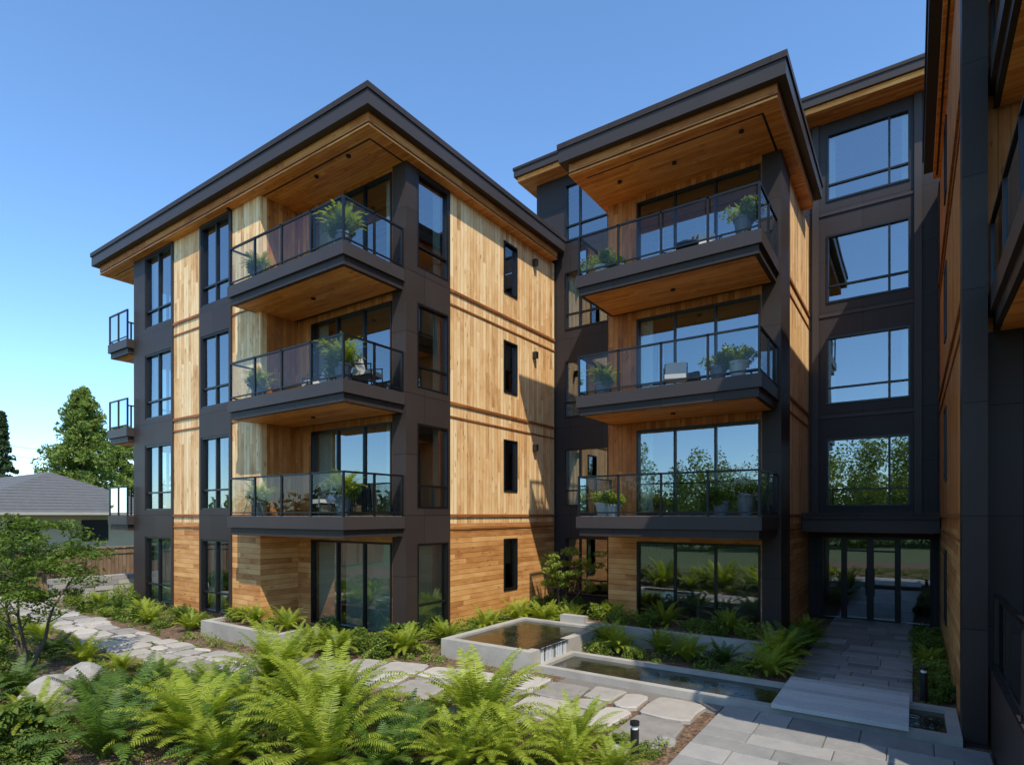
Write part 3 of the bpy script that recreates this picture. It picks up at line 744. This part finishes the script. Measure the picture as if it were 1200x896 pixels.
L_BIG=leaf('bright_conifer_needles',(.07,.12,.02),(.29,.35,.07),.3,.7)  # brighter, yellower needle green than the other two conifer materials
conifer('conifer_tree',at(97,52),14.4,5.0,38000,.17,L_BIG,.62)
conifer('conifer_tree',at(142,60),12.8,4.2,20000,.19,L_BIG,.6)
conifer('pine_tree',at(2,60),13.8,2.3,9000,.24,L_DCON,.8)
conifer('pine_tree',at(-40,58),14,3,7000,.28,L_DCON,.8)
cs=[];rr=[]
for k in range(230):
    a=random.uniform(0,2*math.pi); fx,fy=math.cos(a),math.sin(a)
    dist=random.uniform(75,110); hh=random.uniform(4,7.5)
    for j in range(5): cs.append((fx*dist+random.uniform(-4,4),fy*dist+random.uniform(-4,4),hh*random.uniform(.1,1))); rr.append(random.uniform(1.6,3))
add('distant_trees',leaves('distant_trees',clumps(42000,cs,rr),.6,L_CON,.3),(0,0,0))
cs=[];rr=[]
for k in range(56):
    x=random.uniform(-42,26); y=random.uniform(-32,-23); hh=random.uniform(5,10.5); wd=random.uniform(2.2,3.8)
    for j in range(22):
        t=random.uniform(.05,1); cs.append((x+random.uniform(-1,1)*wd*(1.15-t),y+random.uniform(-1,1)*wd*(1.15-t),hh*t)); rr.append(random.uniform(.8,1.7))
add('row_of_trees',leaves('row_of_trees',clumps(120000,cs,rr),.17,L_LIGHT,.4,.5),(0,0,0))

def potted(x,y,z,s=.4,w=False,kind=0,ph=.45):
    g=Grp('potted_plant',(x,y,z)); pm=POTW if w else POTM
    g.cyl('pot',pm,x,y,z,z+ph,.14,.21); g.cyl('pot_rim',pm,x,y,z+ph-.05,z+ph+.005,.225,.225); g.cyl('soil',SOIL,x,y,z+ph+.005,z+ph+.012,.19,.19)
    e=g.done()
    if kind==0: add('foliage',random.choice(ferns),(0,0,ph),random.uniform(0,6),s*1.15,e); add('foliage',shr[1],(0,0,ph-.08),random.uniform(0,6),s*1.6,e)
    elif kind==1: add('foliage',shr[1],(0,0,ph-.1),random.uniform(0,6),s*2.3,e); add('foliage',ferns[1],(0,0,ph),random.uniform(0,6),s*.8,e)
    else: add('foliage',shr[0],(0,0,ph-.1),random.uniform(0,6),s*2.1,e); add('foliage',ferns[2],(0,0,ph),random.uniform(0,6),s*.8,e)
for i in (1,2,3):
    z=F[i]+.012
    potted(-11.25,9.15,z,.62,False,0,.5); potted(-14.75,9.15,z,.52,False,0,.4)
potted(-11.75,9.35,F[2]+.012,.35,True,1,.3); potted(-12.0,10.2,F[3]+.012,.35,False,2)
potted(-3.2,13.95,F[3]+.012,.46,False,1,.55); potted(-6.75,13.95,F[3]+.012,.46,True,1,.3); potted(-6.4,14.1,F[3]+.012,.3,False,2,.3)
potted(-3.3,13.9,F[2]+.012,.46,True,1,.4); potted(-3.75,13.9,F[2]+.012,.4,False,1,.35); potted(-6.7,13.9,F[2]+.012,.5,False,0,.35)
potted(-3.15,13.95,F[1]+.012,.46,False,1,.5); potted(-3.7,14.0,F[1]+.012,.4,False,2,.35); potted(-6.7,13.9,F[1]+.012,.4,True,1,.35); potted(-6.4,13.9,F[1]+.012,.34,True,1,.3)
def chair(x,y,z,rot):
    g=Grp('patio_chair',(0,0,0))
    for a in (-.28,.28):
        g.tube('frame',RAILM,(a,-.28,0),(a,-.26,.58),.014,.014); g.tube('frame',RAILM,(a,.26,0),(a,.38,.85),.014,.014); g.tube('frame',RAILM,(a,-.28,.58),(a,.3,.6),.016,.016); g.tube('frame',RAILM,(a,-.27,.34),(a,.29,.3),.014,.014)
    g.tube('frame',RAILM,(-.28,.38,.85),(.28,.38,.85),.014,.014)
    g.box('seat_cushion',CUSH,-.26,.26,-.28,.26,.33,.44)
    p=[(-.25,.24,.44),(.25,.24,.44),(.25,.36,.86),(-.25,.36,.86)]; q=[(a,b-.09,c) for a,b,c in p]
    for f in ((p[0],p[3],p[2],p[1]),(q[0],q[1],q[2],q[3]),(p[3],q[3],q[2],p[2]),(p[0],q[0],q[3],p[3]),(p[1],p[2],q[2],q[1])): g.face('back_cushion',CUSH,f)
    e=g.done(); e.location=(x,y,z); e.rotation_euler=(0,0,rot)
chair(-11.2,9.85,F[2]+.012,1.9); chair(-12.6,9.9,F[3]+.012,.4); chair(-4.2,14.6,F[3]+.012,.5); chair(-5.0,14.7,F[3]+.012,-.5); chair(-12.9,9.9,F[1]+.012,-.3); chair(-13.2,9.8,F[2]+.012,-.4); chair(-5.0,14.6,F[2]+.012,.3)
def table(x,y,z):
    g=Grp('patio_table',(x,y,z)); g.cyl('top',FRAME,x,y,z+.43,z+.46,.28,.28,20); g.cyl('stem',FRAME,x,y,z+.015,z+.43,.025); g.cyl('foot',FRAME,x,y,z,z+.015,.18,.17,20); g.done()
table(-4.6,14.3,F[3]+.012); table(-11.9,9.7,F[2]+.012); table(-13.6,10.0,F[1]+.012)

for (x,y,h_) in ((-2.98,7.12,.42),(.15,12.2,.5)):
    g=Grp('bollard_light',(x,y,0)); 
    g.cyl('post',BLACK,x,y,0,h_,.055); g.cyl('lens',CURT,x,y,h_,h_+.05,.044); g.cyl('cap',BLACK,x,y,h_+.05,h_+.1,.062); g.done()

g=Grp('neighbour_house',at(20,36))
cx,cy,_=at(42,38)
def hb_(part,mat,x0,x1,y0,y1,z0,z1): g.box(part,mat,cx+x0,cx+x1,cy+y0,cy+y1,z0,z1)
hb_('walls',HOUSEW,-12,6,-5,5,0,3.4)
for a in (-9,-5,-1,3): 
    hb_('windows',FRAME,a,a+1.4,-5.05,-4.99,1.6,2.9)
for b in (-3,0.5): hb_('windows',FRAME,6-.01,6.05,b,b+1.4,1.6,2.9)
ridge=5.9; ev=3.35
A=[(cx-13,cy-6,ev),(cx+7,cy-6,ev),(cx+7,cy+6,ev),(cx-13,cy+6,ev)]; R=[(cx-8,cy,ridge),(cx+2.5,cy,ridge)]
for f in ((A[0],A[1],R[1],R[0]),(A[1],A[2],R[1]),(A[2],A[3],R[0],R[1]),(A[3],A[0],R[0])): g.face('roof',SHING,f)
for side in (0,1):
    for k in range(1,14):
        t=k/14
        if side==0:
            p0=Vector(A[0]).lerp(Vector(R[0]),t); p1=Vector(A[1]).lerp(Vector(R[1]),t); o_=Vector((0,-.06,0))
        else:
            p0=Vector(A[1]).lerp(Vector(R[1]),t); p1=Vector(A[2]).lerp(Vector(R[1]),t); o_=Vector((.06,0,0))
        u=Vector((0,0,.03)); g.face('roof_courses',BLACK,[tuple(p0+u*.4),tuple(p1+u*.4),tuple(p1+o_*.6+u*.35),tuple(p0+o_*.6+u*.35)])
g.face('eaves',EAVE,[(a,b,c-.02) for a,b,c in A])
g.box('gutter',EAVE,cx-13.05,cx+7.05,cy-6.1,cy-5.95,ev-.15,ev); g.box('gutter',EAVE,cx+6.95,cx+7.1,cy-5.95,cy+6,ev-.15,ev)
g.done()
g=Grp('wood_fence',(-29,10,0))
y=-6
while y<26:
    g.box('boards',FENCEW,-29.0,-28.97,y,y+.14,.05,1.75+random.uniform(-.01,.01)); y+=.15
y=-6
while y<26: g.box('posts',FENCEW,-29.1,-29.0,y,y+.1,0,1.85); y+=2.4
g.box('rails',FENCEW,-28.97,-28.93,-6,26,1.5,1.6); g.box('cap',FENCEW,-29.06,-28.92,-6,26,1.76,1.8)
g.done()
g=Grp('stone_garden_wall',(-25,10,0))
for r_ in range(5):
    y=7.6+random.random()*.2
    while y<16:
        L=random.uniform(.3,.7); g.box('stones',FLAG,-25.6,-25.2+random.uniform(-.02,.02),y,y+L-.02,r_*.18,r_*.18+.17); y+=L
g.done()
# overhead service cable running behind the house on the left
g=Grp('power_line',at(-60,46))
for dz in (0,.9):
    a=Vector(at(-160,44,9.6+dz)); b=Vector(at(135,62,8.6+dz)); prev=a
    for k in range(1,21):
        t=k/20; q=a.lerp(b,t)+Vector((0,0,-2.0*t*(1-t))); g.tube('cable',BLACK,prev,q,.018,.018,4); prev=q
g.done()

# ------------------------------------------------------------------ light, sky, camera
s=Vector((1,-.86,1.8)).normalized()
ld=bpy.data.lights.new('sun','SUN'); ld.energy=5.0; ld.angle=math.radians(.5); ld.color=(1,.94,.83)
lo=bpy.data.objects.new('sun',ld); COL.objects.link(lo); lo.rotation_euler=s.to_track_quat('Z','Y').to_euler(); lo.location=(20,-20,40)
w=bpy.data.worlds.new('World'); S.world=w; w.use_nodes=True; nt=w.node_tree
bg=nt.nodes['Background']; sky=nt.nodes.new('ShaderNodeTexSky'); sky.sky_type='NISHITA'; sky.sun_disc=False
sky.sun_elevation=math.asin(s.z); sky.sun_rotation=math.atan2(s.x,s.y); sky.air_density=.85; sky.dust_density=.2; sky.ozone_density=1.6
mx=nt.nodes.new('ShaderNodeMixRGB'); mx.blend_type='MULTIPLY'; mx.inputs[0].default_value=1; mx.inputs[2].default_value=(1.42,1.82,2.05,1)
nt.links.new(sky.outputs[0],mx.inputs[1]); nt.links.new(mx.outputs[0],bg.inputs[0]); bg.inputs[1].default_value=.15
cd=bpy.data.cameras.new('camera'); cd.lens=20.4; cd.sensor_width=36; cd.shift_y=155/1200; cd.clip_end=2000; cd.clip_start=.05
co=bpy.data.objects.new('camera',cd); COL.objects.link(co); co.location=(0,0,3.2); co.rotation_euler=(math.radians(90),0,math.radians(34.65))
S.camera=co
S.view_settings.view_transform='Standard'; S.view_settings.look='None'; S.view_settings.exposure=0
